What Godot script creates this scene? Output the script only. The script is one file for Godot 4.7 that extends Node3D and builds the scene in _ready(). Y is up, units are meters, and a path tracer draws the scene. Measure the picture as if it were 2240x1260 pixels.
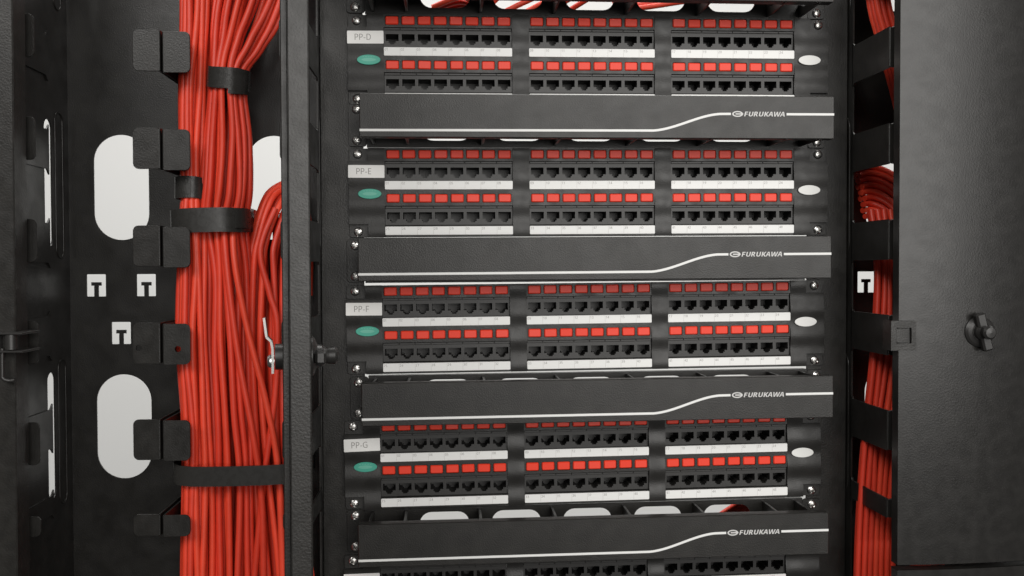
extends Node3D
# Network rack close-up. All shapes are laid out in millimetres and turned into metres by S.
const S := 0.001
const P := 133.35            # three rack units: one patch panel (2U) and one cable manager (1U)
const PITCH := 88.9          # finger pitch of the upright cable managers
var st: SurfaceTool
var xf := Transform3D.IDENTITY
var M := {}
var rng := RandomNumberGenerator.new()

# ---------------------------------------------------------------- mesh helpers
func nb() -> void:
	st = SurfaceTool.new(); st.begin(Mesh.PRIMITIVE_TRIANGLES); xf = Transform3D.IDENTITY

func vt(p: Vector3, n: Vector3) -> void:
	st.set_normal((xf.basis * n).normalized()); st.add_vertex((xf * p) * S)

func tri(a: Vector3, b: Vector3, c: Vector3) -> void:      # counter-clockwise seen from outside
	var n := (b - a).cross(c - a).normalized()
	vt(a, n); vt(c, n); vt(b, n)

func quad(a: Vector3, b: Vector3, c: Vector3, d: Vector3) -> void:
	tri(a, b, c); tri(a, c, d)

func squad(a: Vector3, b: Vector3, c: Vector3, d: Vector3, na: Vector3, nb_: Vector3, nc: Vector3, nd: Vector3) -> void:
	vt(a, na); vt(c, nc); vt(b, nb_); vt(a, na); vt(d, nd); vt(c, nc)

func box(x0: float, x1: float, y0: float, y1: float, z0: float, z1: float, c := 0.0) -> void:
	if c <= 0.0:
		quad(Vector3(x0, y0, z1), Vector3(x1, y0, z1), Vector3(x1, y1, z1), Vector3(x0, y1, z1))
		quad(Vector3(x1, y0, z0), Vector3(x0, y0, z0), Vector3(x0, y1, z0), Vector3(x1, y1, z0))
		quad(Vector3(x1, y0, z1), Vector3(x1, y0, z0), Vector3(x1, y1, z0), Vector3(x1, y1, z1))
		quad(Vector3(x0, y0, z0), Vector3(x0, y0, z1), Vector3(x0, y1, z1), Vector3(x0, y1, z0))
		quad(Vector3(x0, y1, z1), Vector3(x1, y1, z1), Vector3(x1, y1, z0), Vector3(x0, y1, z0))
		quad(Vector3(x0, y0, z0), Vector3(x1, y0, z0), Vector3(x1, y0, z1), Vector3(x0, y0, z1))
		return
	var m := Vector3((x0 + x1) / 2, (y0 + y1) / 2, (z0 + z1) / 2)
	var h := Vector3((x1 - x0) / 2, (y1 - y0) / 2, (z1 - z0) / 2)
	for ax in 3:
		for s in [-1.0, 1.0]:
			var u := (ax + 1) % 3; var w := (ax + 2) % 3
			var q := []
			for k in [[-1, -1], [1, -1], [1, 1], [-1, 1]]:
				var v := Vector3.ZERO
				v[ax] = s * h[ax]; v[u] = k[0] * (h[u] - c); v[w] = k[1] * (h[w] - c)
				q.append(m + v)
			if s > 0: quad(q[0], q[1], q[2], q[3])
			else: quad(q[3], q[2], q[1], q[0])
	for ax in 3:
		var u := (ax + 1) % 3; var w := (ax + 2) % 3
		for k in [[-1, -1], [1, -1], [1, 1], [-1, 1]]:
			var a := Vector3.ZERO; var b := Vector3.ZERO
			a[u] = k[0] * h[u]; a[w] = k[1] * (h[w] - c)
			b[u] = k[0] * (h[u] - c); b[w] = k[1] * h[w]
			var e := Vector3.ZERO; e[ax] = h[ax] - c
			var n := Vector3.ZERO; n[u] = k[0]; n[w] = k[1]
			var q0 := m + a - e; var q1 := m + b - e; var q2 := m + b + e; var q3 := m + a + e
			if (q1 - q0).cross(q2 - q0).dot(n) > 0: quad(q0, q1, q2, q3)
			else: quad(q3, q2, q1, q0)
	for sx in [-1.0, 1.0]:
		for sy in [-1.0, 1.0]:
			for sz in [-1.0, 1.0]:
				var a := m + Vector3(sx * h.x, sy * (h.y - c), sz * (h.z - c))
				var b := m + Vector3(sx * (h.x - c), sy * h.y, sz * (h.z - c))
				var d := m + Vector3(sx * (h.x - c), sy * (h.y - c), sz * h.z)
				if sx * sy * sz > 0: tri(a, b, d)
				else: tri(a, d, b)

func rrect(cx: float, cy: float, w: float, h: float, r: float, n := 5) -> PackedVector2Array:   # counter-clockwise
	var o := PackedVector2Array()
	r = minf(r, minf(w, h) / 2 - 0.001)
	for q in 4:
		var c := Vector2(cx + (w / 2 - r) * [1, -1, -1, 1][q], cy + (h / 2 - r) * [1, 1, -1, -1][q])
		for i in n + 1:
			var a := PI / 2 * (q + float(i) / n)
			o.append(c + r * Vector2(cos(a), sin(a)))
	return o

func ellipse(cx: float, cy: float, w: float, h: float, n := 32) -> PackedVector2Array:
	var o := PackedVector2Array()
	for i in n:
		o.append(Vector2(cx + w / 2 * cos(TAU * i / n), cy + h / 2 * sin(TAU * i / n)))
	return o

func inset(p: PackedVector2Array, c: float) -> PackedVector2Array:      # convex outlines only
	var o := PackedVector2Array()
	var n := p.size()
	for i in n:
		var d0 := (p[i] - p[(i + n - 1) % n]).normalized(); var d1 := (p[(i + 1) % n] - p[i]).normalized()
		var d := (Vector2(-d0.y, d0.x) + Vector2(-d1.y, d1.x))
		o.append(p[i] + d.normalized() * c)
	return o

func prism(p: PackedVector2Array, z0: float, z1: float, c := 0.0) -> void:
	var t := Geometry2D.triangulate_polygon(p)
	var f := inset(p, c) if c > 0 else p
	for i in range(0, t.size(), 3):
		var a := p[t[i]]; var b := p[t[i + 1]]; var d := p[t[i + 2]]
		var k := [t[i], t[i + 1], t[i + 2]]
		if (b - a).cross(d - a) < 0: k = [t[i], t[i + 2], t[i + 1]]
		tri(Vector3(f[k[0]].x, f[k[0]].y, z1), Vector3(f[k[1]].x, f[k[1]].y, z1), Vector3(f[k[2]].x, f[k[2]].y, z1))
		tri(Vector3(p[k[0]].x, p[k[0]].y, z0), Vector3(p[k[2]].x, p[k[2]].y, z0), Vector3(p[k[1]].x, p[k[1]].y, z0))
	var n := p.size()
	for i in n:
		var a := p[i]; var b := p[(i + 1) % n]; var fa := f[i]; var fb := f[(i + 1) % n]
		quad(Vector3(a.x, a.y, z0), Vector3(b.x, b.y, z0), Vector3(b.x, b.y, z1 - c), Vector3(a.x, a.y, z1 - c))
		if c > 0:
			quad(Vector3(a.x, a.y, z1 - c), Vector3(b.x, b.y, z1 - c), Vector3(fb.x, fb.y, z1), Vector3(fa.x, fa.y, z1))

func ray_poly(o: Vector2, d: Vector2, p: PackedVector2Array) -> Vector2:
	var best := 1e9
	for i in p.size():
		var a := p[i] - o; var e := p[(i + 1) % p.size()] - p[i]
		var den := d.cross(e)
		if absf(den) < 1e-9: continue
		var t := a.cross(e) / den; var u := a.cross(d) / den
		if t > 1e-6 and u >= -1e-6 and u <= 1.000001 and t < best: best = t
	return o + d * best

# a sheet in the xy plane with holes; each hole = [cell Rect2, outline (star-shaped about the cell centre)]
func sheet(x0: float, x1: float, y0: float, y1: float, z0: float, z1: float, holes: Array) -> void:
	var xs := [x0, x1]; var ys := [y0, y1]
	for h in holes:
		var r: Rect2 = h[0]
		for v in [r.position.x, r.end.x]: if not xs.has(v): xs.append(v)
		for v in [r.position.y, r.end.y]: if not ys.has(v): ys.append(v)
	xs.sort(); ys.sort()
	for i in xs.size() - 1:
		for j in ys.size() - 1:
			var c := Vector2((xs[i] + xs[i + 1]) / 2, (ys[j] + ys[j + 1]) / 2)
			var inside := false
			for h in holes: if (h[0] as Rect2).has_point(c): inside = true
			if inside: continue
			quad(Vector3(xs[i], ys[j], z1), Vector3(xs[i + 1], ys[j], z1), Vector3(xs[i + 1], ys[j + 1], z1), Vector3(xs[i], ys[j + 1], z1))
			quad(Vector3(xs[i + 1], ys[j], z0), Vector3(xs[i], ys[j], z0), Vector3(xs[i], ys[j + 1], z0), Vector3(xs[i + 1], ys[j + 1], z0))
	for h in holes:
		var r: Rect2 = h[0]; var poly: PackedVector2Array = h[1]
		var c := r.get_center()
		var rp := PackedVector2Array([r.position, Vector2(r.end.x, r.position.y), r.end, Vector2(r.position.x, r.end.y)])
		var angs := []
		for q in poly: angs.append((q - c).angle())
		for q in rp: angs.append((q - c).angle())
		angs.sort()
		for i in angs.size():
			var a0: float = angs[i]; var a1: float = angs[(i + 1) % angs.size()]
			if absf(angle_difference(a0, a1)) < 1e-5: continue
			var d0 := Vector2.from_angle(a0); var d1 := Vector2.from_angle(a1)
			var i0 := ray_poly(c, d0, poly); var i1 := ray_poly(c, d1, poly); var o0 := ray_poly(c, d0, rp); var o1 := ray_poly(c, d1, rp)
			quad(Vector3(i0.x, i0.y, z1), Vector3(o0.x, o0.y, z1), Vector3(o1.x, o1.y, z1), Vector3(i1.x, i1.y, z1))
			quad(Vector3(o0.x, o0.y, z0), Vector3(i0.x, i0.y, z0), Vector3(i1.x, i1.y, z0), Vector3(o1.x, o1.y, z0))
			quad(Vector3(i0.x, i0.y, z0), Vector3(i0.x, i0.y, z1), Vector3(i1.x, i1.y, z1), Vector3(i1.x, i1.y, z0))
	quad(Vector3(x1, y0, z1), Vector3(x1, y0, z0), Vector3(x1, y1, z0), Vector3(x1, y1, z1))
	quad(Vector3(x0, y0, z0), Vector3(x0, y0, z1), Vector3(x0, y1, z1), Vector3(x0, y1, z0))
	quad(Vector3(x0, y1, z1), Vector3(x1, y1, z1), Vector3(x1, y1, z0), Vector3(x0, y1, z0))
	quad(Vector3(x0, y0, z0), Vector3(x1, y0, z0), Vector3(x1, y0, z1), Vector3(x0, y0, z1))

func holed(outline: PackedVector2Array, c: Vector2, r: float, z0: float, z1: float) -> void:      # a convex plate with one round hole
	var angs := []
	for i in 20: angs.append(-PI + TAU * (i + 0.5) / 20)
	for q in outline: angs.append((q - c).angle())
	angs.sort()
	for i in angs.size():
		var d0 := Vector2.from_angle(angs[i]); var d1 := Vector2.from_angle(angs[(i + 1) % angs.size()])
		if d0.distance_to(d1) < 1e-5: continue
		var o0 := ray_poly(c, d0, outline); var o1 := ray_poly(c, d1, outline); var i0 := c + d0 * r; var i1 := c + d1 * r
		quad(Vector3(i0.x, i0.y, z1), Vector3(o0.x, o0.y, z1), Vector3(o1.x, o1.y, z1), Vector3(i1.x, i1.y, z1))
		quad(Vector3(o0.x, o0.y, z0), Vector3(i0.x, i0.y, z0), Vector3(i1.x, i1.y, z0), Vector3(o1.x, o1.y, z0))
		quad(Vector3(i0.x, i0.y, z0), Vector3(i0.x, i0.y, z1), Vector3(i1.x, i1.y, z1), Vector3(i1.x, i1.y, z0))
		quad(Vector3(o0.x, o0.y, z0), Vector3(o1.x, o1.y, z0), Vector3(o1.x, o1.y, z1), Vector3(o0.x, o0.y, z1))

func tube(path: PackedVector3Array, r: float, sides := 8, caps := true) -> void:
	var n := path.size()
	var up := Vector3(0, 0, 1)
	var rings := []; var norms := []
	for i in n:
		var t := (path[mini(i + 1, n - 1)] - path[maxi(i - 1, 0)]).normalized()
		up = (up - t * up.dot(t)).normalized()
		var side := t.cross(up)
		var ring := []; var nr := []
		for k in sides:
			var a := TAU * k / sides
			var d := up * cos(a) + side * sin(a)
			ring.append(path[i] + d * r); nr.append(d)
		rings.append(ring); norms.append(nr)
	for i in n - 1:
		for k in sides:
			var l := (k + 1) % sides
			squad(rings[i][k], rings[i][l], rings[i + 1][l], rings[i + 1][k], norms[i][k], norms[i][l], norms[i + 1][l], norms[i + 1][k])
	if caps:
		for k in range(1, sides - 1):
			tri(rings[0][0], rings[0][k], rings[0][k + 1])
			tri(rings[n - 1][0], rings[n - 1][k + 1], rings[n - 1][k])

func lathe(prof: Array, n := 24) -> void:      # about the z axis; prof = [[r, z], ...] from back to front
	for i in prof.size() - 1:
		var r0: float = prof[i][0]; var z0: float = prof[i][1]; var r1: float = prof[i + 1][0]; var z1: float = prof[i + 1][1]
		for k in n:
			var a := TAU * k / n; var b := TAU * (k + 1) / n
			var sl := Vector2(z1 - z0, -(r1 - r0)).normalized()
			var na := Vector3(cos(a) * sl.x, sin(a) * sl.x, sl.y); var nb2 := Vector3(cos(b) * sl.x, sin(b) * sl.x, sl.y)
			squad(Vector3(r0 * cos(a), r0 * sin(a), z0), Vector3(r0 * cos(b), r0 * sin(b), z0), Vector3(r1 * cos(b), r1 * sin(b), z1), Vector3(r1 * cos(a), r1 * sin(a), z1), na, nb2, nb2, na)

func place(mesh: Mesh, called: String, m: Material, parent: Node, at := Vector3.ZERO, rot := Vector3.ZERO) -> MeshInstance3D:
	var o := MeshInstance3D.new(); o.name = called; o.mesh = mesh; o.material_override = m
	parent.add_child(o, true); o.position = at * S; o.rotation = rot
	return o

func obj(called: String, m: Material, parent: Node = self, at := Vector3.ZERO, rot := Vector3.ZERO) -> MeshInstance3D:
	return place(st.commit(), called, m, parent, at, rot)

var used := {}
func numbered(called: String) -> String:
	used[called] = used.get(called, 0) + 1
	return called if used[called] == 1 else "%s_%03d" % [called, used[called] - 1]

func thing(called: String, label: String, category: String, at := Vector3.ZERO, group := "") -> Node3D:
	var o := Node3D.new(); o.name = numbered(called); add_child(o, true); o.position = at * S
	tag(o, label, category, group)
	return o

func tag(o: Node, label: String, category: String, group := "") -> void:
	o.set_meta("label", label); o.set_meta("category", category)
	if group: o.set_meta("group", group)

# ---------------------------------------------------------------- materials
func srgb(r: float, g: float, b: float) -> Color:      # from linear base colour
	return Color(r, g, b).linear_to_srgb()

func noise_image(freq: float, seed_: int, oct: int, size := 512, cellular := false) -> Image:
	var n := FastNoiseLite.new()
	n.noise_type = FastNoiseLite.TYPE_CELLULAR if cellular else FastNoiseLite.TYPE_SIMPLEX
	n.frequency = freq; n.seed = seed_; n.fractal_octaves = oct
	return n.get_seamless_image(size, size)

func ramp_tex(im: Image, lo: float, hi: float, contrast := 1.0) -> ImageTexture:
	var o := Image.create(im.get_width(), im.get_height(), true, Image.FORMAT_RGB8)
	for y in im.get_height():
		for x in im.get_width():
			var v := clampf((im.get_pixel(x, y).r - 0.5) * contrast + 0.5, 0, 1)
			v = lerpf(lo, hi, v); o.set_pixel(x, y, Color(v, v, v))
	o.generate_mipmaps()
	return ImageTexture.create_from_image(o)

func normal_tex(im: Image, strength: float) -> ImageTexture:
	var b := im.duplicate()
	b.convert(Image.FORMAT_RGBA8)
	b.bump_map_to_normal_map(strength)
	b.generate_mipmaps()
	return ImageTexture.create_from_image(b)

func mat(col: Color, rough: float, spec := 0.5, metal := 0.0) -> StandardMaterial3D:
	var m := StandardMaterial3D.new()
	m.albedo_color = col; m.roughness = rough; m.metallic = metal; m.metallic_specular = spec
	return m

func coated(col: Color, rough_tex: Texture2D, norm: Texture2D, nscale: float, scale: float, tone: Texture2D = null) -> StandardMaterial3D:
	var m := mat(col, 1.0, 0.44)
	m.uv1_triplanar = true; m.uv1_world_triplanar = true; m.uv1_scale = Vector3.ONE * scale
	m.roughness_texture = rough_tex
	m.normal_enabled = true; m.normal_texture = norm; m.normal_scale = nscale
	if tone: m.albedo_texture = tone
	return m

func make_materials() -> void:
	var grain := normal_tex(noise_image(0.055, 3, 3), 2.0)
	var fine := normal_tex(noise_image(0.11, 5, 3), 2.0)
	var smear := ramp_tex(noise_image(0.006, 11, 4), 0.33, 0.43, 1.5)
	var smear2 := ramp_tex(noise_image(0.010, 17, 4), 0.34, 0.48, 1.6)
	var tone := ramp_tex(noise_image(0.008, 23, 5), 0.86, 1.0, 1.5)
	var gloss := ramp_tex(noise_image(0.010, 19, 4), 0.22, 0.36, 1.6)
	var satin := ramp_tex(noise_image(0.006, 41, 3), 0.38, 0.43, 1.3)
	M.coat = coated(srgb(0.019, 0.0178, 0.016), smear, grain, 0.30, 14.0, tone)          # wrinkled powder coat of doors and frames
	M.door = coated(srgb(0.020, 0.019, 0.0178), ramp_tex(noise_image(0.005, 53, 4), 0.275, 0.325, 1.5), grain, 0.17, 14.0, tone)
	M.steel = coated(srgb(0.016, 0.015, 0.0135), smear, fine, 0.2, 9.0, tone)          # finer black paint
	M.cover = coated(srgb(0.020, 0.0188, 0.017), satin, fine, 0.24, 9.0, tone)
	M.face = coated(srgb(0.017, 0.0162, 0.015), smear2, fine, 0.12, 7.0)
	M.port = mat(srgb(0.018, 0.017, 0.016), 0.45)
	M.red_plastic = mat(srgb(0.80, 0.050, 0.022), 0.42, 0.4)
	M.strip = mat(srgb(0.78, 0.78, 0.765), 0.45)
	M.sticker = mat(srgb(0.76, 0.755, 0.735), 0.6)
	M.print_grey = mat(srgb(0.30, 0.29, 0.28), 0.7)
	M.print_faint = mat(srgb(0.55, 0.54, 0.52), 0.6)
	M.print_dark = mat(srgb(0.27, 0.26, 0.25), 0.7)
	M.teal = mat(srgb(0.05, 0.34, 0.25), 0.45)
	M.teal_light = mat(srgb(0.12, 0.42, 0.32), 0.45)
	M.oval = mat(srgb(0.76, 0.76, 0.74), 0.45)
	M.white_print = mat(srgb(0.76, 0.76, 0.745), 0.5)
	M.grey_print = mat(srgb(0.60, 0.595, 0.585), 0.5)
	M.zinc = mat(srgb(0.62, 0.61, 0.59), 0.30, 0.5, 1.0)
	M.zinc_dull = mat(srgb(0.38, 0.37, 0.355), 0.42, 0.5, 1.0)
	M.strap = coated(srgb(0.030, 0.029, 0.027), gloss, fine, 0.5, 20.0)
	M.knob = mat(srgb(0.022, 0.021, 0.020), 0.38)
	M.wall = mat(srgb(0.80, 0.80, 0.79), 0.9)
	var ct := ramp_tex(noise_image(0.012, 31, 3), 0.95, 1.0, 1.2)
	M.cable = []
	for c in [[0.80, 0.058, 0.024], [0.72, 0.046, 0.020], [0.85, 0.070, 0.030], [0.77, 0.053, 0.024]]:
		var m := mat(srgb(c[0], c[1], c[2]), 0.46)
		m.uv1_triplanar = true; m.uv1_world_triplanar = true; m.uv1_scale = Vector3.ONE * 6.0
		m.albedo_texture = ct
		M.cable.append(m)

# ---------------------------------------------------------------- shared meshes
var mesh_port: Mesh
var mesh_cavity: Mesh
var mesh_icon: Mesh
var mesh_screw: Mesh
var mesh_strip: Mesh
var mesh_face: Mesh
var mesh_oval: Mesh
var mesh_numbers := []
var mesh_lines: Mesh

func text_into(txt: String, at: Vector3, height: float, depth := 0.15, shear := 0.0, stretch := 1.0, weight := 400) -> void:
	var f := SystemFont.new(); f.font_names = PackedStringArray(["Droid Sans"]); f.font_weight = weight
	var t := TextMesh.new(); t.font = f; t.text = txt; t.font_size = 32; t.pixel_size = 1.0; t.depth = 1.0; t.curve_step = 2.0
	var k := height / 23.0
	var b := Basis(Vector3(k * stretch, 0, 0), Vector3(shear * k, k, 0), Vector3(0, 0, depth))
	var tr := Transform3D(b, at)
	tr = xf * tr
	st.append_from(t, 0, Transform3D(tr.basis.scaled(Vector3.ONE * S), tr.origin * S))

func wave(y: float) -> float:
	return 6.0 + 0.75 * cos(TAU * (y + 38.0) / 26.0)

func wave_strip(x0: float, x1: float, y0: float, y1: float) -> void:
	var n := int(maxf(4, (y1 - y0) / 1.3))
	for i in n:
		var a := lerpf(y0, y1, float(i) / n); var b := lerpf(y0, y1, float(i + 1) / n)
		var za := wave(a); var zb := wave(b)
		var na := Vector3(0, -(wave(a + 0.1) - wave(a - 0.1)) / 0.2, 1).normalized(); var nb2 := Vector3(0, -(wave(b + 0.1) - wave(b - 0.1)) / 0.2, 1).normalized()
		squad(Vector3(x0, a, za), Vector3(x1, a, za), Vector3(x1, b, zb), Vector3(x0, b, zb), na, na, nb2, nb2)
		quad(Vector3(x0, a, -1), Vector3(x0, a, za), Vector3(x0, b, zb), Vector3(x0, b, -1))
		quad(Vector3(x1, a, za), Vector3(x1, a, -1), Vector3(x1, b, -1), Vector3(x1, b, zb))
	quad(Vector3(x0, y1, wave(y1)), Vector3(x1, y1, wave(y1)), Vector3(x1, y1, -1), Vector3(x0, y1, -1))
	quad(Vector3(x0, y0, -1), Vector3(x1, y0, -1), Vector3(x1, y0, wave(y0)), Vector3(x0, y0, wave(y0)))

const GX := [-142.3, 0.0, 142.3]       # group centres
const PP := 15.66                        # port pitch
func port_x(g: int, i: int) -> float:
	return GX[g] + (i - 3.5) * PP

func make_shared() -> void:
	# one RJ45 jack: front with a stepped opening and the cavity behind it
	nb()
	var w := 7.81; var t := 9.3; var b := -9.3
	var o := [[-6.3, 3.5], [6.3, 3.5], [6.3, -3.3], [3.4, -3.3], [3.4, -5.2], [2.1, -5.2], [2.1, -6.6], [-2.1, -6.6], [-2.1, -5.2], [-3.4, -5.2], [-3.4, -3.3], [-6.3, -3.3]]
	var f := 0.0
	for q in [[-w, w, 3.5, t], [-w, -6.3, -3.3, 3.5], [6.3, w, -3.3, 3.5], [-w, -3.4, -5.2, -3.3], [3.4, w, -5.2, -3.3], [-w, -2.1, -6.6, -5.2], [2.1, w, -6.6, -5.2], [-w, w, b, -6.6]]:
		quad(Vector3(q[0], q[2], f), Vector3(q[1], q[2], f), Vector3(q[1], q[3], f), Vector3(q[0], q[3], f))
	box(-w, w, -9.3, -9.1, f - 15, f); box(-w, w, 9.1, 9.3, f - 15, f)
	quad(Vector3(-w, b, f - 15), Vector3(-w, b, f), Vector3(-w, t, f), Vector3(-w, t, f - 15)); quad(Vector3(w, b, f), Vector3(w, b, f - 15), Vector3(w, t, f - 15), Vector3(w, t, f))
	# raised ribs above the jack, the sloping lead-in
	box(-w + 0.1, w - 0.1, 7.2, 9.2, -0.2, 1.3, 0.3)
	mesh_port = st.commit()
	nb()
	for i in o.size():
		var p0: Array = o[i]; var p1: Array = o[(i + 1) % o.size()]
		quad(Vector3(p0[0], p0[1], f), Vector3(p1[0], p1[1], f), Vector3(p1[0] * 0.96, p1[1] * 0.96, f - 21), Vector3(p0[0] * 0.96, p0[1] * 0.96, f - 21))
	quad(Vector3(-6.5, -6.8, f - 21), Vector3(6.5, -6.8, f - 21), Vector3(6.5, 3.8, f - 21), Vector3(-6.5, 3.8, f - 21))
	mesh_cavity = st.commit()
	# coloured icon: pillow-topped tile
	nb()
	prism(rrect(0, 0, 12.5, 8.1, 1.3, 3), -2.5, 0.5, 0.9)
	mesh_icon = st.commit()
	# pan head screw with a cross recess
	nb()
	var nr := 7; var na := 32; var R := 4.5
	var pos := []
	for i in nr + 1:
		var row := []
		for k in na:
			var r := R * float(i) / nr; var a := TAU * k / na
			var h := 2.5 * sqrt(maxf(0.0, 1.0 - pow(r / R, 2.0) * 0.93))
			var x := r * cos(a); var y := r * sin(a)
			var arm := minf(absf(x), absf(y))
			if r < 2.9 and arm < 0.62: h -= 1.5 * clampf((2.9 - r) / 0.8, 0, 1)
			row.append(Vector3(x, y, h))
		pos.append(row)
	for i in nr:
		for k in na:
			var l := (k + 1) % na
			quad(pos[i][k], pos[i + 1][k], pos[i + 1][l], pos[i][l])
	lathe([[R, -0.8], [R, 0.66]], na)
	mesh_screw = st.commit()
	nb(); prism(rrect(0, 0, 125.6, 8.3, 0.9, 3), 0.0, 0.8, 0.2); mesh_strip = st.commit()
	nb(); prism(ellipse(0, 0, 22.8, 9.9), 0.0, 0.7, 0.3); mesh_oval = st.commit()
	for row in 2:
		for g in 3:
			nb()
			for i in 8:
				var num := row * 24 + g * 8 + i + 1
				text_into("%02d" % num, Vector3((i - 3.5) * PP - 5.6, 1.9, 0.86), 2.3, 0.06)
			mesh_numbers.append(st.commit())
	nb()
	for i in range(1, 8): box((i - 4) * PP - 0.14, (i - 4) * PP + 0.14, -3.6, 3.6, 0.82, 0.88)
	mesh_lines = st.commit()
	# panel front: ears, shaped end pieces and pillars, bars with recessed port rows between them
	nb()
	for s in [-1.0, 1.0]:
		var e := rrect(s * 222.5, 0, 35.5, 87.4, 2.5, 3); prism(e, -1.0, 1.4, 0.3)
		wave_strip(minf(s * 240, s * 221.5), maxf(s * 240, s * 221.5), -30.8, 30.8)
		wave_strip(minf(s * 221.5, s * 205.2), maxf(s * 221.5, s * 205.2), -43.6, 43.6)
	wave_strip(-79.4, -62.9, -43.6, 43.6); wave_strip(62.9, 79.4, -43.6, 43.6)
	for g in 3:
		var x0: float = GX[g] - 62.9; var x1: float = GX[g] + 62.9
		var h1 := []; var h2 := []
		for i in 8:
			h1.append([Rect2(port_x(g, i) - 7.5, 31.6, 15.0, 11.8), rrect(port_x(g, i), 37.6, 13.3, 8.9, 1.5, 3)])
			h2.append([Rect2(port_x(g, i) - 7.5, -11.5, 15.0, 11.8), rrect(port_x(g, i), -5.6, 13.3, 8.9, 1.5, 3)])
		sheet(x0, x1, 30.8, 43.6, 3.0, 5.6, h1); box(x0, x1, 30.8, 43.6, -1, 3.0)
		sheet(x0, x1, -12.9, 12.0, 3.0, 5.6, h2); box(x0, x1, -12.9, 12.0, -1, 3.0)
		box(x0, x1, -43.6, -32.2, -1, 5.6, 0.5)
		box(x0 - 1, x1 + 1, 10.8, 32.0, -20, -19); box(x0 - 1, x1 + 1, -33.4, -11.7, -20, -19)
		for y in [12.0, 30.8, -32.2, -12.9]: box(x0, x1, y - 1, y + 1, -19, -1)
	mesh_face = st.commit()

# ---------------------------------------------------------------- rack equipment
func screws(parent: Node, xs: Array, ys: Array, z: float) -> void:
	for x in xs:
		for y in ys:
			place(mesh_screw, "screw", M.zinc, parent, Vector3(x, y, z), Vector3(0, 0, rng.randf() * 1.5))

func patch_panel(letter: String, y: float, dx: float, roll: float, label: String, tilt: float) -> void:
	var t := thing("patch_panel", label, "patch panel", Vector3(dx, y, 0), "patch panels screwed to the rack")
	t.rotation.z = deg_to_rad(roll)
	place(mesh_face, "face_plate", M.face, t)
	for row in 2:
		for g in 3:
			for i in 8:
				var pt := place(mesh_port, "port", M.port, t, Vector3(port_x(g, i), [21.3, -22.6][row], 3.2))
				place(mesh_cavity, "socket", M.port, pt)
				place(mesh_icon, "red_icon", M.red_plastic, t, Vector3(port_x(g, i) + rng.randf_range(-0.15, 0.15), [37.6, -5.6][row] + rng.randf_range(-0.12, 0.12), 5.6), Vector3(rng.randf_range(-0.04, 0.04), rng.randf_range(-0.03, 0.03), rng.randf_range(-0.012, 0.012)))
			var s := place(mesh_strip, "label_strip", M.strip, t, Vector3(GX[g], [7.2, -37.4][row], 5.6))
			place(mesh_numbers[row * 3 + g], "printed_numbers", M.print_grey, s)
			place(mesh_lines, "printed_lines", M.print_faint, s)
	nb(); prism(rrect(0, 0, 35.2, 12.4, 0.6, 2), 0, 0.35)
	var n := obj("name_sticker", M.sticker, t, Vector3(-222.8, 20.6, 6.95), Vector3(0, 0, deg_to_rad(tilt)))
	nb(); text_into("PP-" + letter, Vector3(-2.6, 0, 0.42), 5.6, 0.1)
	obj("lettering", M.print_dark, n)
	var ov := place(mesh_oval, "logo_badge", M.teal, t, Vector3(-219.8, -1.2, 6.7))
	ov.set_meta("label", "green oval logo badge")
	nb(); prism(ellipse(0, 0, 14, 3.4, 20), 0.72, 0.8)
	for k in 5: box(-6 + k * 2.6, -4.4 + k * 2.6, 2.4, 3.1, 0.72, 0.8)
	obj("logo_print", M.teal_light, ov)
	var wv := place(mesh_oval, "category_badge", M.oval, t, Vector3(220.6, 1.6, 6.7))
	wv.set_meta("label", "plain white oval badge")
	screws(t, [-231.6, 231.6], [-38.1, 38.1], 1.4)

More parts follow.
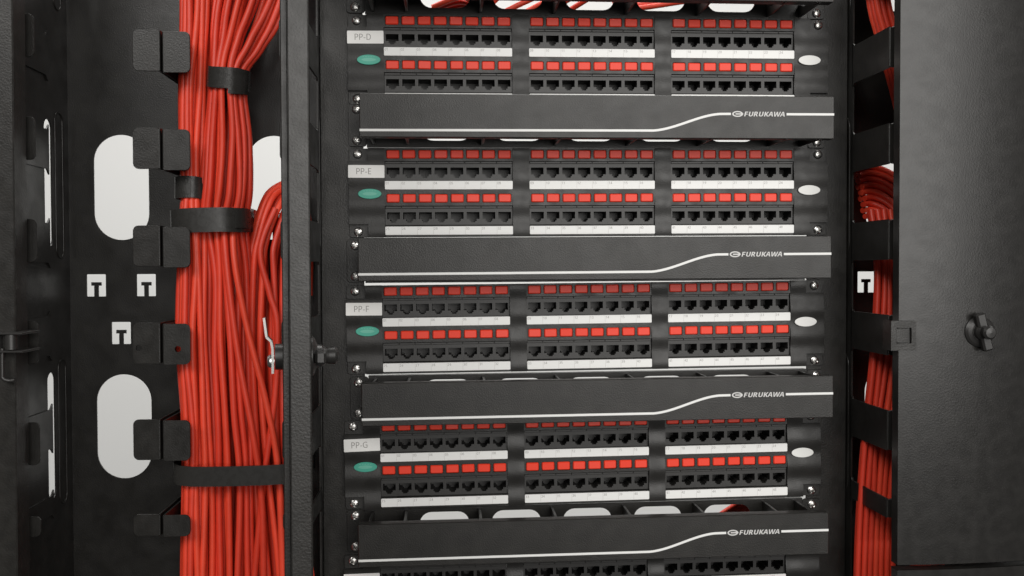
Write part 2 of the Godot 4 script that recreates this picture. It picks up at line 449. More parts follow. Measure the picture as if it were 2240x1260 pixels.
var man_meshes := {}
func manager_meshes() -> void:
	nb()
	var holes := []
	for k in 5:
		var cx := (k - 2) * 71.8
		holes.append([Rect2(cx - 30, -19.5, 60, 39), rrect(cx, 1.0, 49.2, 32.0, 11.5, 6)])
	sheet(-222, 222, -21.8, 21.8, -1.0, 0.6, holes)
	for s in [-1.0, 1.0]:
		xf = Transform3D.IDENTITY
		prism(rrect(s * 231, 0, 18.0, 42.2, 3.0, 3), -1.0, 0.9, 0.3)
	# top and bottom lips of the back plate
	box(-221.9, 221.9, 20.6, 21.7, -9, -1.0); box(-221.9, 221.9, -21.7, -20.6, -9, -1.0)
	man_meshes.back = st.commit()
	nb()      # one cable ring: two tapered arms
	for s in [-1.0, 1.0]:
		var pr := PackedVector2Array([Vector2(0.6, 7.0), Vector2(0.6, 19.6), Vector2(52.6, 19.6), Vector2(52.6, 13.5), Vector2(14, 12.5), Vector2(6, 9.5)])
		if s < 0:
			var q := PackedVector2Array()
			for i in pr.size(): q.append(Vector2(pr[pr.size() - 1 - i].x, -pr[pr.size() - 1 - i].y))
			pr = q
		xf = Transform3D(Basis(Vector3(0, 0, 1), Vector3(0, 1, 0), Vector3(-1, 0, 0)), Vector3.ZERO)
		prism(pr, -1.2, 1.2, 0.3)
	man_meshes.ring = st.commit()
	nb()      # front cover: shallow channel with folded lips
	box(-225.3, 225.3, -20.2, 20.2, 53.3, 55, 0.6)
	box(-224.8, 224.8, 18.7, 20.1, 44, 53.3); box(-224.8, 224.8, -20.1, -18.7, 44, 53.3)
	man_meshes.cover = st.commit()
	nb()      # printed stripe
	var pts := []
	pts.append(Vector2(-225.2, -13.8)); pts.append(Vector2(50, -13.0))
	for i in range(1, 24):
		var u := i / 24.0
		var e := u * u * (3 - 2 * u)
		pts.append(Vector2(lerpf(50, 114, u), lerpf(-13.0, 3.0, lerpf(e, u, 0.25))))
	pts.append(Vector2(114, 3.0)); pts.append(Vector2(124.5, 3.1))
	ribbon(pts, 2.2, 55.02, 55.12)
	ribbon([Vector2(178.6, 3.1), Vector2(225.2, 3.2)], 2.2, 55.02, 55.12)
	man_meshes.stripe = st.commit()
	nb()
	text_into("FURUKAWA", Vector3(157.2, 3.0, 55.08), 4.4, 0.1, 0.25, 1.2, 600)
	man_meshes.logo = st.commit()
	nb()
	var oe := ellipse(131, 3.1, 10.5, 5.6, 28); var ie := ellipse(131, 3.1, 7.6, 3.4, 28)
	for i in 28:
		var j := (i + 1) % 28
		quad(Vector3(ie[i].x, ie[i].y, 55.13), Vector3(oe[i].x, oe[i].y, 55.13), Vector3(oe[j].x, oe[j].y, 55.13), Vector3(ie[j].x, ie[j].y, 55.13))
	box(129, 136.4, 2.5, 3.7, 55.05, 55.14)
	man_meshes.emblem = st.commit()

func ribbon(p: Array, w: float, z0: float, z1: float) -> void:
	var l := []; var r := []
	for i in p.size():
		var d: Vector2 = (p[mini(i + 1, p.size() - 1)] - p[maxi(i - 1, 0)]).normalized()
		var n := Vector2(-d.y, d.x) * w / 2
		l.append(p[i] + n); r.append(p[i] - n)
	for i in p.size() - 1:
		quad(Vector3(r[i].x, r[i].y, z1), Vector3(r[i + 1].x, r[i + 1].y, z1), Vector3(l[i + 1].x, l[i + 1].y, z1), Vector3(l[i].x, l[i].y, z1))
		quad(Vector3(l[i].x, l[i].y, z0), Vector3(l[i + 1].x, l[i + 1].y, z0), Vector3(l[i + 1].x, l[i + 1].y, z1), Vector3(l[i].x, l[i].y, z1))
		quad(Vector3(r[i + 1].x, r[i + 1].y, z0), Vector3(r[i].x, r[i].y, z0), Vector3(r[i].x, r[i].y, z1), Vector3(r[i + 1].x, r[i + 1].y, z1))

func cable_manager(y: float, dx: float, roll: float, label: String) -> void:
	var t := thing("cable_manager", label, "cable manager", Vector3(dx, y, 0), "horizontal cable managers between the patch panels")
	t.rotation.z = deg_to_rad(roll)
	place(man_meshes.back, "back_plate", M.steel, t)
	for k in 6:
		place(man_meshes.ring, "cable_ring", M.steel, t, Vector3((k - 2.5) * 72.4, 0, 0))
	place(man_meshes.ring, "cable_ring", M.steel, t, Vector3(-214, 0, 0)); place(man_meshes.ring, "cable_ring", M.steel, t, Vector3(214, 0, 0))
	var c := place(man_meshes.cover, "front_cover", M.cover, t, Vector3(1.4, 0.9, 0))
	place(man_meshes.stripe, "printed_stripe", M.white_print, c)
	place(man_meshes.logo, "printed_name", M.grey_print, c)
	place(man_meshes.emblem, "printed_emblem", M.grey_print, c)
	screws(t, [-231.6, 231.6], [-15.2, 15.2], 0.9)

# ---------------------------------------------------------------- upright cable managers
func finger_mesh(h: float, side: float) -> Mesh:      # plate at x = 0 running forward in z, tip tab bent towards side
	nb()
	var pr := PackedVector2Array([Vector2(8, -h / 2 - 5), Vector2(13, -h / 2), Vector2(87, -h / 2), Vector2(87, h / 2), Vector2(13, h / 2), Vector2(8, h / 2 + 5)])
	xf = Transform3D(Basis(Vector3(0, 0, 1), Vector3(0, 1, 0), Vector3(-1, 0, 0)), Vector3.ZERO)
	prism(pr, -0.8, 0.8, 0.0)
	xf = Transform3D.IDENTITY
	var tabp := rrect(side * 10.5, 0, 24.0, h, 5.0, 4)
	prism(tabp, 86.6, 88.2, 0.4)
	tube(PackedVector3Array([Vector3(0, -h / 2 + 1, 87), Vector3(0, h / 2 - 1, 87)]), 1.5, 8)
	return st.commit()

func stad(cx: float, cy: float) -> PackedVector2Array:
	return rrect(cx, cy, 54, 106, 27, 12)

var vm := {}
func upright_meshes() -> void:
	nb()
	var holes := []
	for k in range(-2, 3):
		for c in [-76.0, 76.0]:
			holes.append([Rect2(c - 33, -125 + 242.2 * k - 58, 66, 116), stad(c, -125 + 242.2 * k)])
	for q in [[-102.0, -223.8], [-52.7, -223.8], [-78.0, -272.2], [102.0, -223.8], [52.7, -223.8], [78.0, -272.2]]:
		holes.append([Rect2(q[0] - 12, q[1] - 14, 24, 28), rrect(q[0], q[1], 18.8, 22.4, 0.8, 2)])
	sheet(-128.2, 126.2, -760, 330, -42, -40.5, holes)
	for q in [[-102.0, -223.8], [-52.7, -223.8], [-78.0, -272.2], [102.0, -223.8], [52.7, -223.8], [78.0, -272.2]]:
		prism(PackedVector2Array([Vector2(q[0] - 2.2, q[1] - 11.3), Vector2(q[0] + 2.2, q[1] - 11.3), Vector2(q[0] + 2.2, q[1] - 0.4), Vector2(q[0] + 5.0, q[1] - 0.4), Vector2(q[0] + 5.0, q[1] + 3.2), Vector2(q[0] - 5.0, q[1] + 3.2), Vector2(q[0] - 5.0, q[1] - 0.4), Vector2(q[0] - 2.2, q[1] - 0.4)]), -41.8, -40.7)
	vm.back = st.commit()
	# side web: sheet in the zy plane with long slots, behind the fingers
	for s in [-1, 1]:
		nb()
		xf = Transform3D(Basis(Vector3(0, 0, 1), Vector3(0, 1, 0), Vector3(-1, 0, 0)), Vector3.ZERO)
		sheet(-42, 10, -760, 330, -0.8, 0.8, [])
		for k in range(-2, 3):     # pressed ridge round each knock-out
			var c := -125 + 242.2 * k
			var o := rrect(-9, c, 24, 142, 12, 10); var pth := PackedVector3Array()
			for q in o: pth.append(Vector3(q.x, q.y, 0.6 if s < 0 else -0.6))
			pth.append(pth[0])
			tube(pth, 1.1, 6, false)
		vm["web%d" % s] = st.commit()
		vm["finger%d" % s] = finger_mesh(37.6, -s)
		vm["short%d" % s] = finger_mesh(18.0, -s)

func upright_manager(label: String, cx: float, sides: Array, shift := 0.0) -> Node3D:
	var t := thing("vertical_cable_manager", label, "cable manager", Vector3(cx, 0, 0), "vertical cable managers beside the rack")
	place(vm.back, "back_panel", M.steel, t, Vector3(shift, 0, 0))
	for s in sides:
		var x: float = s * 127.0
		if s * cx < 0: place(vm["web%d" % s], "side_web", M.steel, t, Vector3(x, 0, 0))
		for k in range(-3, 8):
			if k == 5: place(vm["short%d" % s], "finger", M.steel, t, Vector3(x, -433, 0))
			elif k < 5: place(vm["finger%d" % s], "finger", M.steel, t, Vector3(x, -4.4 - PITCH * k, 0))
			else: place(vm["finger%d" % s], "finger", M.steel, t, Vector3(x, -30.4 - PITCH * k, 0))
	return t

func door(parent: Node, called: String, xform: Transform3D, y0: float, y1: float, label: String, bow: float, m: Material) -> Node3D:
	nb()
	var W := 252.0
	if bow <= 0: box(0, W, y0, y1, -1.6, 0, 0.7)
	else:
		var n := 28      # face sheet rolled to a long radius
		for i in n:
			var xa := W * i / n; var xb := W * (i + 1) / n
			var za := -pow(xa - 35, 2) / (2 * bow); var zb := -pow(xb - 35, 2) / (2 * bow)
			var qa := Vector3((xa - 35) / bow, 0, 1).normalized(); var qb := Vector3((xb - 35) / bow, 0, 1).normalized()
			squad(Vector3(xa, y0, za), Vector3(xb, y0, zb), Vector3(xb, y1, zb), Vector3(xa, y1, za), qa, qb, qb, qa)
			squad(Vector3(xb, y0, zb - 1.6), Vector3(xa, y0, za - 1.6), Vector3(xa, y1, za - 1.6), Vector3(xb, y1, zb - 1.6), -qb, -qa, -qa, -qb)
			for q in [[y0, -1.0], [y1, 1.0]]:
				var a := Vector3(xa, q[0], za); var b := Vector3(xb, q[0], zb); var d := Vector3(0, 0, -13)
				if q[1] > 0: quad(a, b, b + d, a + d)
				else: quad(a + d, b + d, b, a)
		var ze := -pow(W - 35, 2) / (2 * bow)
		box(0, 1.6, y0, y1, -13, -1.0, 0.4); box(1.0, 11, y0 + 1, y1 - 1, -13.2, -11.8)
		box(W - 1.6, W, y0, y1, ze - 13, ze, 0.4)
		var dd := obj(called, m, parent)
		dd.transform = Transform3D(xform.basis, xform.origin * S)
		if label: dd.set_meta("label", label)
		return dd
	box(0, 1.6, y0, y1, -13, -0.7, 0.5); box(W - 1.6, W, y0, y1, -13, -0.7, 0.5)
	box(1.6, W - 1.6, y0, y0 + 1.6, -13, -1.0); box(1.6, W - 1.6, y1 - 1.6, y1, -13, -1.0)
	box(1.0, 11, y0 + 1, y1 - 1, -13.2, -11.8); box(W - 11, W - 1, y0 + 1, y1 - 1, -13.2, -11.8)
	var d := obj(called, m, parent)
	d.transform = Transform3D(xform.basis, xform.origin * S)
	if label: d.set_meta("label", label)
	return d

func knob(parent: Node, at: Vector3, turn: float) -> void:
	nb()
	lathe([[14.0, -0.4], [14.0, 1.6], [12.0, 3.2], [9.0, 4.4], [8.5, 5.0], [0.0, 5.0]], 28)
	xf = Transform3D(Basis(Vector3(0, 0, 1), turn), Vector3.ZERO)
	box(-4.6, 4.6, -17.5, 17.5, 3.2, 10.5, 1.6)
	lathe([[8.4, 3.0], [7.6, 8.0], [5.4, 11.0], [5.8, 13.0], [6.2, 17.0], [4.5, 19.0], [0, 19.5]], 24)
	obj("lock_knob", M.knob, parent, at)

# ---------------------------------------------------------------- cables
func cr(a: float, b: float, c: float, d: float, t: float) -> float:
	return 0.5 * (2 * b + (c - a) * t + (2 * a - 5 * b + 4 * c - d) * t * t + (3 * b - a - 3 * c + d) * t * t * t)

func sample(rows: Array, t: float) -> Array:       # rows = [x, y, z, a, b]
	var i := clampi(int(t), 0, rows.size() - 2); var u := t - i
	var o := []
	for k in 5:
		o.append(cr(rows[maxi(i - 1, 0)][k], rows[i][k], rows[i + 1][k], rows[mini(i + 2, rows.size() - 1)][k], u))
	return o

func cable(path: PackedVector3Array, label: String, group: String, r := 3.05, sides := 10) -> void:
	nb(); tube(path, r, sides)
	var o := obj("network_cable", M.cable[rng.randi() % 4])
	tag(o, label, "cable", group)

func bundle(rows: Array, label: String, group: String, d := 5.75, front_only := false, wander := 0.15) -> void:
	var ma := 0.0; var mb := 0.0
	for q in rows: ma += q[3] / rows.size(); mb += q[4] / rows.size()
	for layer in 2:
		var a := ma - 2.9 - layer * 5.2; var b := mb - 2.9 - layer * 5.2
		if a < 3: continue
		var per := PI * (3 * (a + b) - sqrt((3 * a + b) * (a + 3 * b)))
		var n := int(per / d)
		for i in n:
			var th := TAU * (i + 0.5 * layer) / n
			if (layer == 1 or front_only) and sin(th) < -0.15: continue
			var ph := rng.randf() * TAU; var ph2 := rng.randf() * TAU; var am := wander * rng.randf_range(0.3, 1.0); var rr := rng.randf_range(0.93, 1.05)
			var path := PackedVector3Array()
			var steps := (rows.size() - 1) * 9
			for k in steps + 1:
				var t := float(k) / steps * (rows.size() - 1)
				var c := sample(rows, t); var c2 := sample(rows, minf(t + 0.05, rows.size() - 1.0)); var c1 := sample(rows, maxf(t - 0.05, 0.0))
				var tg := Vector2(c2[0] - c1[0], c2[1] - c1[1]).normalized()
				var nn := Vector2(-tg.y, tg.x)
				var e := th + am * sin(t * 1.1 + ph) + 0.35 * am * sin(t * 2.7 + ph2)
				var ra: float = (c[3] - 2.9 - layer * 5.2 * c[3] / ma) * rr; var rb: float = (c[4] - 2.9 - layer * 5.2 * c[4] / mb) * rr
				path.append(Vector3(c[0] + nn.x * ra * cos(e), c[1] + nn.y * ra * cos(e), c[2] + rb * sin(e)))
			cable(path, label, group)

func smooth(pts: Array, n := 10) -> PackedVector3Array:
	var o := PackedVector3Array()
	for i in pts.size() - 1:
		for k in n:
			var t := float(k) / n
			var v := Vector3.ZERO
			for ax in 3: v[ax] = cr(pts[maxi(i - 1, 0)][ax], pts[i][ax], pts[i + 1][ax], pts[mini(i + 2, pts.size() - 1)][ax], t)
			o.append(v)
	o.append(pts[-1])
	return o

func strap(c: Vector3, a: float, b: float, h: float, label: String, tilt: Vector3, flap: Array, sq := 0.82) -> void:
	var t := thing("cable_strap", label, "strap", c, "black hook and loop straps round the cables")
	t.rotation = tilt
	strap_band(t, "band", a, b, h, 0.0, TAU, 0.0, 1.5, 0.0, sq)
	strap_band(t, "strap_end", a + 1.7, b + 1.7, h * flap[3], flap[0], flap[1], flap[2], 1.4, 0.6, sq)

func strap_band(parent: Node, called: String, a: float, b: float, h: float, a0: float, a1: float, dy: float, th: float, ease: float, sq: float) -> void:
	nb()
	var n := 56
	for i in n:
		var q := []
		for j in [i, i + 1]:
			var u := lerpf(a0, a1, float(j) / n)
			var cs := cos(u); var sn := sin(u)
			var sx := signf(cs) * pow(absf(cs), sq); var sz := signf(sn) * pow(absf(sn), sq)
			var bump := 0.35 * sin(u * 9.0 + a) + 0.2 * sin(u * 17.0 + h)
			var lift := 0.5 * sin(u * 3.0 + a)
			var nrm := Vector3(cs / a, 0, sn / b).normalized()
			var p := Vector3(a * sx, dy + lift, b * sz) + nrm * bump
			q.append([p, nrm])
		var p0: Vector3 = q[0][0]; var p1: Vector3 = q[1][0]; var n0: Vector3 = q[0][1]; var n1: Vector3 = q[1][1]
		var hy := Vector3(0, h / 2, 0)
		squad(p0 + n0 * th + hy, p1 + n1 * th + hy, p1 + n1 * th - hy, p0 + n0 * th - hy, n0, n1, n1, n0)
		squad(p1 + hy, p0 + hy, p0 - hy, p1 - hy, -n1, -n0, -n0, -n1)
		quad(p0 + hy, p1 + hy, p1 + n1 * th + hy, p0 + n0 * th + hy)
		quad(p1 - hy, p0 - hy, p0 + n0 * th - hy, p1 + n1 * th - hy)
		if ease > 0 and (i == 0 or i == n - 1):
			var pe := p0 if i == 0 else p1; var ne := n0 if i == 0 else n1
			quad(pe - hy, pe + ne * th - hy, pe + ne * th + hy, pe + hy)
	obj(called, M.strap, parent)

func bracket(at: Vector3, h: float, holes: bool, label: String) -> void:
	var t := thing("cable_bracket", label, "bracket", at, "double tab brackets of the open cable manager")
	for s in [-1.0, 1.0]:
		nb()
		box(s * 2.0 - 0.8, s * 2.0 + 0.8, -h / 2, h / 2, -94, -0.8)
		tube(PackedVector3Array([Vector3(s * 2.2, -h / 2 + 0.8, -0.7), Vector3(s * 2.2, h / 2 - 0.8, -0.7)]), 1.5, 10)
		obj("arm", M.steel, t, Vector3(0, -0.6 * s, 0))
		nb()
		var pr := PackedVector2Array([Vector2(2.2, -h / 2), Vector2(20.6, -h / 2)])
		for i in range(1, 6): pr.append(Vector2(20.6 + 5 * sin(PI / 2 * i / 5), -h / 2 + 5 - 5 * cos(PI / 2 * i / 5)))
		for i in range(0, 6): pr.append(Vector2(20.6 + 5 * cos(PI / 2 * i / 5), h / 2 - 5 + 5 * sin(PI / 2 * i / 5)))
		pr.append(Vector2(2.2, h / 2))
		if s < 0:
			var q := PackedVector2Array()
			for i in pr.size(): q.append(Vector2(-pr[pr.size() - 1 - i].x, pr[pr.size() - 1 - i].y))
			pr = q
		if holes: holed(pr, Vector2(-20.4 if s < 0 else 14.5, -4.5), 2.8, -0.8, 0.8)
		else: prism(pr, -0.8, 0.8, 0.4)
		obj("tab", M.coat, t, Vector3(0, -0.6 * s, 0), Vector3(0.0, s * 0.03, 0))

# ---------------------------------------------------------------- scene
func _ready() -> void:
	rng.seed = 4711
	var cam := Camera3D.new(); cam.name = "camera"; add_child(cam)
	cam.position = Vector3(-141.30, -207.00, 925.47) * S
	cam.rotation = Vector3(-0.02213, -0.06846, -0.0032)
	cam.fov = 34.41; cam.near = 0.02; cam.far = 20.0; cam.current = true
	var env := Environment.new()
	env.background_mode = Environment.BG_COLOR
	env.background_color = Color(0.60, 0.60, 0.60)
	env.background_energy_multiplier = 0.20
	env.tonemap_mode = Environment.TONE_MAPPER_LINEAR
	env.tonemap_exposure = 0.95
	env.sdfgi_enabled = true; env.ssao_enabled = true; env.ssil_enabled = true
	var we := WorldEnvironment.new(); we.name = "environment"; we.environment = env; add_child(we)
	area("ceiling_light", Vector3(1.05, 0.55, 3.5), Vector3(0.1, -0.2, 0.0), Vector2(2.65, 2.6), 12.6, Color(1.0, 0.99, 0.975))
	area("side_ceiling_light", Vector3(-1.3, 1.35, 2.5), Vector3(-0.3, -0.2, 0.0), Vector2(1.6, 1.0), 5.0, Color(1.0, 0.99, 0.975))
	area("rear_ceiling_light", Vector3(0.0, 1.4, -0.35), Vector3(0.0, -2.0, -3.0), Vector2(4.0, 0.8), 9.8, Color(1.0, 0.995, 0.98))
	make_materials()
	make_shared(); manager_meshes(); upright_meshes()

	# setting
	nb(); box(-6000, 6000, -3200, 3600, -3100, -3000)
	var wl := obj("wall", M.wall); wl.set_meta("kind", "structure"); tag(wl, "plain white wall behind the rack", "wall")

	# rack uprights
	var rack := thing("equipment_rack", "black steel rack with two bare uprights carrying the patch panels", "rack")
	for s in [-1.0, 1.0]:
		nb()
		box(minf(s * 224, s * 265.6), maxf(s * 224, s * 265.6), -760, 330, -3.2, -1.2, 0.4)
		box(minf(s * 263.6, s * 265.6), maxf(s * 263.6, s * 265.6), -760, 330, -75, -3.2)
		obj("upright", M.coat, rack)

	# patch panels and the managers between them
	patch_panel("D", -2.0, 2.2, 0.25, "black patch panel with the sticker PP-D", 0.3)
	patch_panel("E", -P + 0.9, 2.3, 0.25, "black patch panel with the sticker PP-E", -0.3)
	patch_panel("F", -2 * P + 0.4, -0.8, 0.45, "black patch panel with the sticker PP-F", -0.4)
	patch_panel("G", -3 * P + 0.4, -3.6, 0.53, "black patch panel with the sticker PP-G", 1.2)
	patch_panel("H", -4 * P + 0.4, -4.6, 0.53, "black patch panel with the sticker PP-H", 0.3)
	cable_manager(P * 0.5 - 2.6, 0.5, 0.1, "black cable manager mounted above the PP-D panel")
	cable_manager(-P * 0.5 + 0.5, 1.4, 0.12, "black cable manager with striped cover between PP-D and PP-E panels")
	cable_manager(-P * 1.5 + 0.5, -0.8, 0.16, "black cable manager with striped cover between PP-E and PP-F panels")
	cable_manager(-P * 2.5 - 1.0, 1.6, 0.26, "black cable manager with striped cover between PP-F and PP-G panels")
	cable_manager(-P * 3.5, -2.4, 0.25, "black cable manager with striped cover between PP-G and PP-H panels")

	# upright cable managers with their doors
	var lm := upright_manager("black vertical cable manager with its door swung open over the thick cable bundle", -394, [-1, 1])
	var d := Vector3(0.1585, 0, 0.9874).normalized()
	var free := Vector3(-265, 0, 100) + d * 252.0
	var ld := door(lm, "door", Transform3D(Basis(-d, Vector3.UP, Vector3(d.z, 0, -d.x)), free - Vector3(-394, 0, 0)), -760, 330, "open door seen on its narrow edge", 0.0, M.coat)
	knob(ld, Vector3(77, -268, 0), PI / 2)
	nb(); box(14, 60, -755, 325, -17.5, -13.2, 0.6); obj("stiffener", M.coat, ld)
	# latch lever on the inside of the open door
	nb()
	xf = Transform3D.IDENTITY
	var lev := [Vector2(-25, -279), Vector2(-25, -262), Vector2(-26, -257), Vector2(-29.0, -254), Vector2(-30.5, -241)]
	for i in lev.size() - 1:
		var a: Vector2 = lev[i]; var b: Vector2 = lev[i + 1]
		var nn := Vector2(-(b - a).y, (b - a).x).normalized() * 0.8
		for z in [0]:
			quad(Vector3(71, (a + nn).y, (a + nn).x), Vector3(83, (a + nn).y, (a + nn).x), Vector3(83, (b + nn).y, (b + nn).x), Vector3(71, (b + nn).y, (b + nn).x))
			quad(Vector3(83, (a - nn).y, (a - nn).x), Vector3(71, (a - nn).y, (a - nn).x), Vector3(71, (b - nn).y, (b - nn).x), Vector3(83, (b - nn).y, (b - nn).x))
			quad(Vector3(71, (a - nn).y, (a - nn).x), Vector3(71, (a + nn).y, (a + nn).x), Vector3(71, (b + nn).y, (b + nn).x), Vector3(71, (b - nn).y, (b - nn).x))
			quad(Vector3(83, (a + nn).y, (a + nn).x), Vector3(83, (a - nn).y, (a - nn).x), Vector3(83, (b - nn).y, (b - nn).x), Vector3(83, (b + nn).y, (b + nn).x))
			if i == lev.size() - 2:
				quad(Vector3(71, (b - nn).y, (b - nn).x), Vector3(71, (b + nn).y, (b + nn).x), Vector3(83, (b + nn).y, (b + nn).x), Vector3(83, (b - nn).y, (b - nn).x))
	obj("latch_lever", M.zinc_dull, ld)
	nb(); xf = Transform3D(Basis(Vector3.UP, PI), Vector3(77, -271, -24)); lathe([[4.6, 0], [4.6, 3.0], [3.4, 4.6], [0, 5]], 12); obj("lock_bolt", M.zinc, ld)
	nb(); xf = Transform3D(Basis(Vector3.UP, PI), Vector3(77, -268, -13)); lathe([[9, 0], [9, 10.5], [0, 10.5]], 18); obj("lock_body", M.knob, ld)

	var rm := upright_manager("black vertical cable manager with its smudged door closed", 394, [-1], 12.5)
	var up := Transform3D(Basis.IDENTITY, Vector3(-126.5, 0, 107))
	var rd := door(rm, "door", up, -480.5, 330, "closed door with grey smudges", 800.0, M.door)
	knob(rd, Vector3(76, -267, -1.0), 0.25)
	door(rm, "lower_door", up, -1000, -485.5, "", 800.0, M.door)
	catch_plate(rd)

	# side sheet of the neighbouring bay, with long slots
	nb()
	var sh := []
	for k in range(-2, 3): sh.append([Rect2(-8, -125 + 242.2 * k - 76, 32, 152), rrect(7, -125 + 242.2 * k, 17, 122, 8.5, 8)])
	xf = Transform3D(Basis(Vector3(0, 0, 1), Vector3(0, 1, 0), Vector3(-1, 0, 0)), Vector3(-522.5, 0, 0))
	sheet(-42, 110, -760, 330, -0.8, 0.8, sh)
	for k in range(-2, 3):
		var pth := PackedVector3Array()
		for q in rrect(-18, -125 + 242.2 * k, 17, 142, 8.5, 8): pth.append(Vector3(q.x, q.y, -0.6))
		pth.append(pth[0]); tube(pth, 1.2, 6, false)
	var ns := obj("side_panel", M.steel); tag(ns, "black slotted side panel of the neighbouring bay behind the fingers", "panel")

	# neighbouring door edge with its hinge
	var nd := thing("cabinet_door", "narrow black door edge with a hinge bracket beside the slotted back panel", "door")
	nb(); box(-575, -502, -760, 330, 96, 120, 1.0); obj("door_edge", M.coat, nd)
	nd.rotation.z = -0.006
	nb()
	box(-530, -492, -264.5, -262.5, 96, 130, 0.5); box(-512, -492, -279.5, -277.7, 96, 130, 0.5); box(-530, -512, -282, -264, 110, 126, 0.8)
	obj("hinge_bracket", M.knob, nd)
	nb(); xf = Transform3D(Basis(Vector3.RIGHT, PI / 2), Vector3(-503.5, -270, 124)); lathe([[0, -6], [5, -6], [5, 7], [0, 7]], 18); obj("hinge_barrel", M.knob, nd)
	nb(); tube(smooth([Vector3(-510, -276, 126), Vector3(-510, -296, 126), Vector3(-509.5, -301, 126), Vector3(-505, -303, 126), Vector3(-500, -302.5, 126)]), 1.6, 10); obj("hinge_pin", M.knob, nd)

	# brackets inside the open manager
	for k in 6:
		var lb: String
		match k:
			0: lb = "uppermost black double tab bracket level with the small strap on the parted cables"
			1: lb = "black double tab bracket over the top corner of the upper white slot"
			2: lb = "black double tab bracket over the bottom end of the upper white slot"
			3: lb = "black double tab bracket with a round hole in each tab"
			4: lb = "black double tab bracket over the lower white slot"
			5: lb = "short black double tab bracket below the lowest cable strap"
		var y := -9.1 - PITCH * k
		bracket(Vector3(-401.0 - 0.9 * k, y if k < 5 else -443.5, 54), 37.4 if k < 5 else 20.0, k == 3, lb)

	# thick bundle in the open manager
	var b1 := [[-377, 170, 8, 20, 28], [-378, 45, 8, 18.6, 28], [-381.6, -25, 8, 17, 27], [-383.5, -83, 8, 15, 26], [-383, -130, 8, 14.5, 26], [-381.4, -163, 15, 16, 27], [-381.4, -212, 15, 19, 29], [-382.6, -277, 15, 19.6, 29], [-380, -343, 15, 18, 28], [-379, -404, 15, 18.8, 27], [-380.6, -500, 15, 19.7, 28], [-382, -640, 15, 20, 28]]
	bundle(b1, "red network cable in the straight strand behind the bracket tabs", "cables in the straight strand behind the bracket tabs")
	var b2 := [[-303, 140, 12, 42, 17], [-328, 45, 20, 34, 16], [-338, 8, 26, 26, 16], [-346.4, -27, 30, 17, 17], [-347.4, -85, 28, 22.2, 16], [-350, -131, 26, 24, 17], [-354, -163, 22, 23, 18], [-350.7, -212, 18, 22, 22], [-350, -277, 17, 23, 24], [-348, -341, 16, 22, 25], [-346, -402, 15, 23, 24], [-346, -497, 14, 22.5, 25], [-346, -640, 14, 23, 25]]
	bundle(b2, "red network cable in the strand fanning out above the small strap", "cables in the strand fanning out above the small strap")
	var b3 := [[-285, -235, -33, 6, 6], [-285, -175, -33, 7, 7], [-293, -139, -24, 12, 12], [-300, -141, -6, 23, 19], [-311, -180, 2, 24, 23], [-314, -213, 4, 24, 25], [-316, -300, 4, 25, 26], [-312, -406, 4, 25, 26], [-303, -500, 4, 29, 26], [-292, -640, 4, 34, 26]]
	bundle(b3, "red network cable looping in beside the open door", "cables looping in beside the open door", 5.0, false, 0.12)
	bundle([[-330, -150, -20, 34, 12], [-333, -190, -20, 40, 13], [-332, -300, -24, 43, 12], [-331, -420, -24, 44, 12], [-328, -640, -24, 48, 12]], "red network cable at the rear of the thick bundle", "cables at the rear of the thick bundle", 7.2, true)
	cable(smooth([Vector3(-344, -150, 30), Vector3(-340, -200, 42), Vector3(-330, -260, 40), Vector3(-314, -330, 37), Vector3(-303, -400, 34), Vector3(-300, -520, 32)]), "red network cable slanting across the bundle towards the door latch", "slanting cables")
	cable(smooth([Vector3(-305, -150, 26), Vector3(-318, -190, 32), Vector3(-310, -230, 33), Vector3(-303, -262, 33), Vector3(-306, -330, 33), Vector3(-318, -420, 34), Vector3(-330, -540, 32)]), "red network cable slanting across the bundle towards the door latch", "slanting cables")
	cable(smooth([Vector3(-352, -150, 36), Vector3(-346, -215, 43), Vector3(-337, -290, 43), Vector3(-325, -360, 42), Vector3(-318, -430, 36), Vector3(-318, -540, 32)]), "red network cable slanting across the bundle towards the door latch", "slanting cables")
	strap(Vector3(-346.4, -29, 30), 17.4, 18.4, 19.0, "small black strap round the fork of parted cables", Vector3(0.12, 0, -0.10), [0.3, 1.4, -5.0, 0.9])
	strap(Vector3(-383, -131, 8), 15.4, 27.4, 20.0, "short black strap piece just above the wide strap", Vector3(0, 0, -0.02), [1.5, 2.4, 0.0, 1.0])
	strap(Vector3(-366, -162, 14), 34.5, 34, 22.5, "wide glossy black strap round both upper strands", Vector3(0.02, 0, 0.03), [0.1, 0.9, 1.2, 0.82], 0.6)
	strap(Vector3(-338, -398, 8), 62.0, 42.5, 18.5, "longest black strap round the whole cable bundle", Vector3(0.03, 0, 0.0), [0.5, 1.2, 0.3, 0.98], 0.42)

	# cables in the closed manager, seen between its fingers
	var g2 := "cables behind the fingers of the closed manager"
	for k in 9:
		var o := (k % 3) * 6.2; var z := 30.0 - int(k / 3.0) * 7.0 + rng.randf() * 3
		cable(smooth([Vector3(268 + o, 150, z), Vector3(279 + o, 60, z), Vector3(289 + o, 20, z), Vector3(306 + o, -40, z), Vector3(330 + o, -120, z - 10), Vector3(345 + o, -200, z - 20)]), "red network cable slanting down behind the top fingers of closed manager", "slanting cables of the closed manager", 3.0, 8)
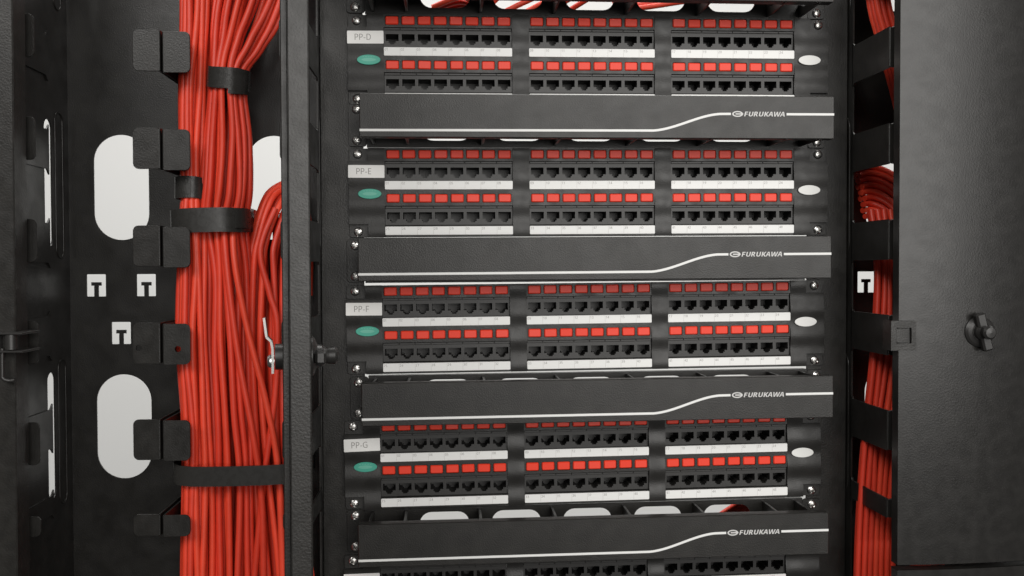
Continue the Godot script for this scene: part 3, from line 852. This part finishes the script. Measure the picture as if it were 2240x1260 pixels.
	for k in 18:
		var rad := 12.0 + 5.7 * (k % 9); var z := 12.0 - 7.0 * int(k / 9.0)
		var pts := []
		for i in 10:
			var a := lerpf(PI * 0.60, -0.12, i / 9.0)
			pts.append(Vector3(291 + (k % 2) * 1.5 + rad * 0.8 * cos(a), -168 + rad * 1.1 * sin(a), z - 18 * pow(maxf(0, sin(a)), 2)))
		pts.append(Vector3(291 + rad * 0.8, -230, z)); pts.append(Vector3(302 + rad * 0.7, -300, z - 14)); pts.append(Vector3(326 + rad * 0.6, -420, z - 18)); pts.append(Vector3(340 + rad * 0.6, -560, z - 18))
		cable(smooth(pts, 6), "red network cable arching over behind the fingers of closed manager", "arching cables of the closed manager", 3.0, 8)
	for k in 13:
		var o := (k % 7) * 6.6 + int(k / 7.0) * 3.4; var z := 34.0 - 11.0 * int(k / 7.0)
		var j := rng.randf_range(-1.5, 1.5)
		cable(smooth([Vector3(284 + o, -150, z - 20), Vector3(284 + o + j, -210, z - 6), Vector3(279 + o, -290, z), Vector3(270 + o * 0.95 + j, -370, z), Vector3(265.5 + o * 0.9 + absf(j), -430, z), Vector3(262.5 + o * 0.9 + absf(j), -500, z), Vector3(262 + o, -600, z)]), "red network cable hanging straight behind the lower fingers of closed manager", g2, 3.0, 8)

	# a few cables crossing behind the equipment, seen through the managers' slots
	var g3 := "cables crossing behind the slots of the managers"
	for k in 4:
		cable(smooth([Vector3(-175 + k * 6, 60 + k * 3, -95 + k * 8), Vector3(-140 + k * 5, 70 + k * 3, -90 + k * 8), Vector3(-110 + k * 4, 84 - k * 3, -85), Vector3(-60, 110, -85 + k * 6)]), "red network cable crossing behind the slots above PP-D panel", g3, 3.0, 8)
	for k in 4:
		cable(smooth([Vector3(-110 + k * 22, 52, -85 - k * 5), Vector3(-70 + k * 20, 74, -85 - k * 5), Vector3(-30 + k * 18, 92, -80), Vector3(20 + k * 14, 120, -80)]), "red network cable crossing behind the slots above PP-D panel", g3, 3.0, 8)
	for k in 4:
		cable(smooth([Vector3(40, 70 + k * 5, -80 - k * 4), Vector3(85, 77 + k * 4, -80 - k * 4), Vector3(125, 84 + k * 3, -82), Vector3(180, 90 + k * 4, -85)]), "red network cable crossing behind the slots above PP-D panel", g3, 3.0, 8)
	for k in 4:
		cable(smooth([Vector3(120 + k * 9, -520, -80 - k * 3), Vector3(150 + k * 8, -488, -80 - k * 3), Vector3(176 + k * 7, -470, -80), Vector3(230, -440 + k * 5, -85)]), "red network cable crossing behind the slot below PP-G panel", "cables crossing behind the slot below the PP-G panel", 3.0, 8)

func catch_plate(parent: Node) -> void:
	nb()
	sheet(-8.5, 15.0, -283.5, -256.5, 0.3, 2.2, [[Rect2(-7.0, -280, 20.0, 20.0), rrect(3.4, -270, 14.5, 14.2, 0.8, 2)]])
	box(-8.5, -6.5, -283.5, -256.5, -14, 0.3)
	var c := obj("latch_catch", M.coat, parent)
	nb(); box(-3.6, 8.4, -276.6, -263.4, 0.35, 1.4, 0.3); obj("catch_tongue", M.steel, c)

func area(called: String, at: Vector3, look: Vector3, size: Vector2, energy: float, col: Color) -> void:
	var l := AreaLight3D.new(); l.name = called; add_child(l)
	l.look_at_from_position(at, look, Vector3.UP)
	l.area_size = size; l.light_energy = energy; l.light_color = col; l.shadow_enabled = true; l.area_range = 12.0
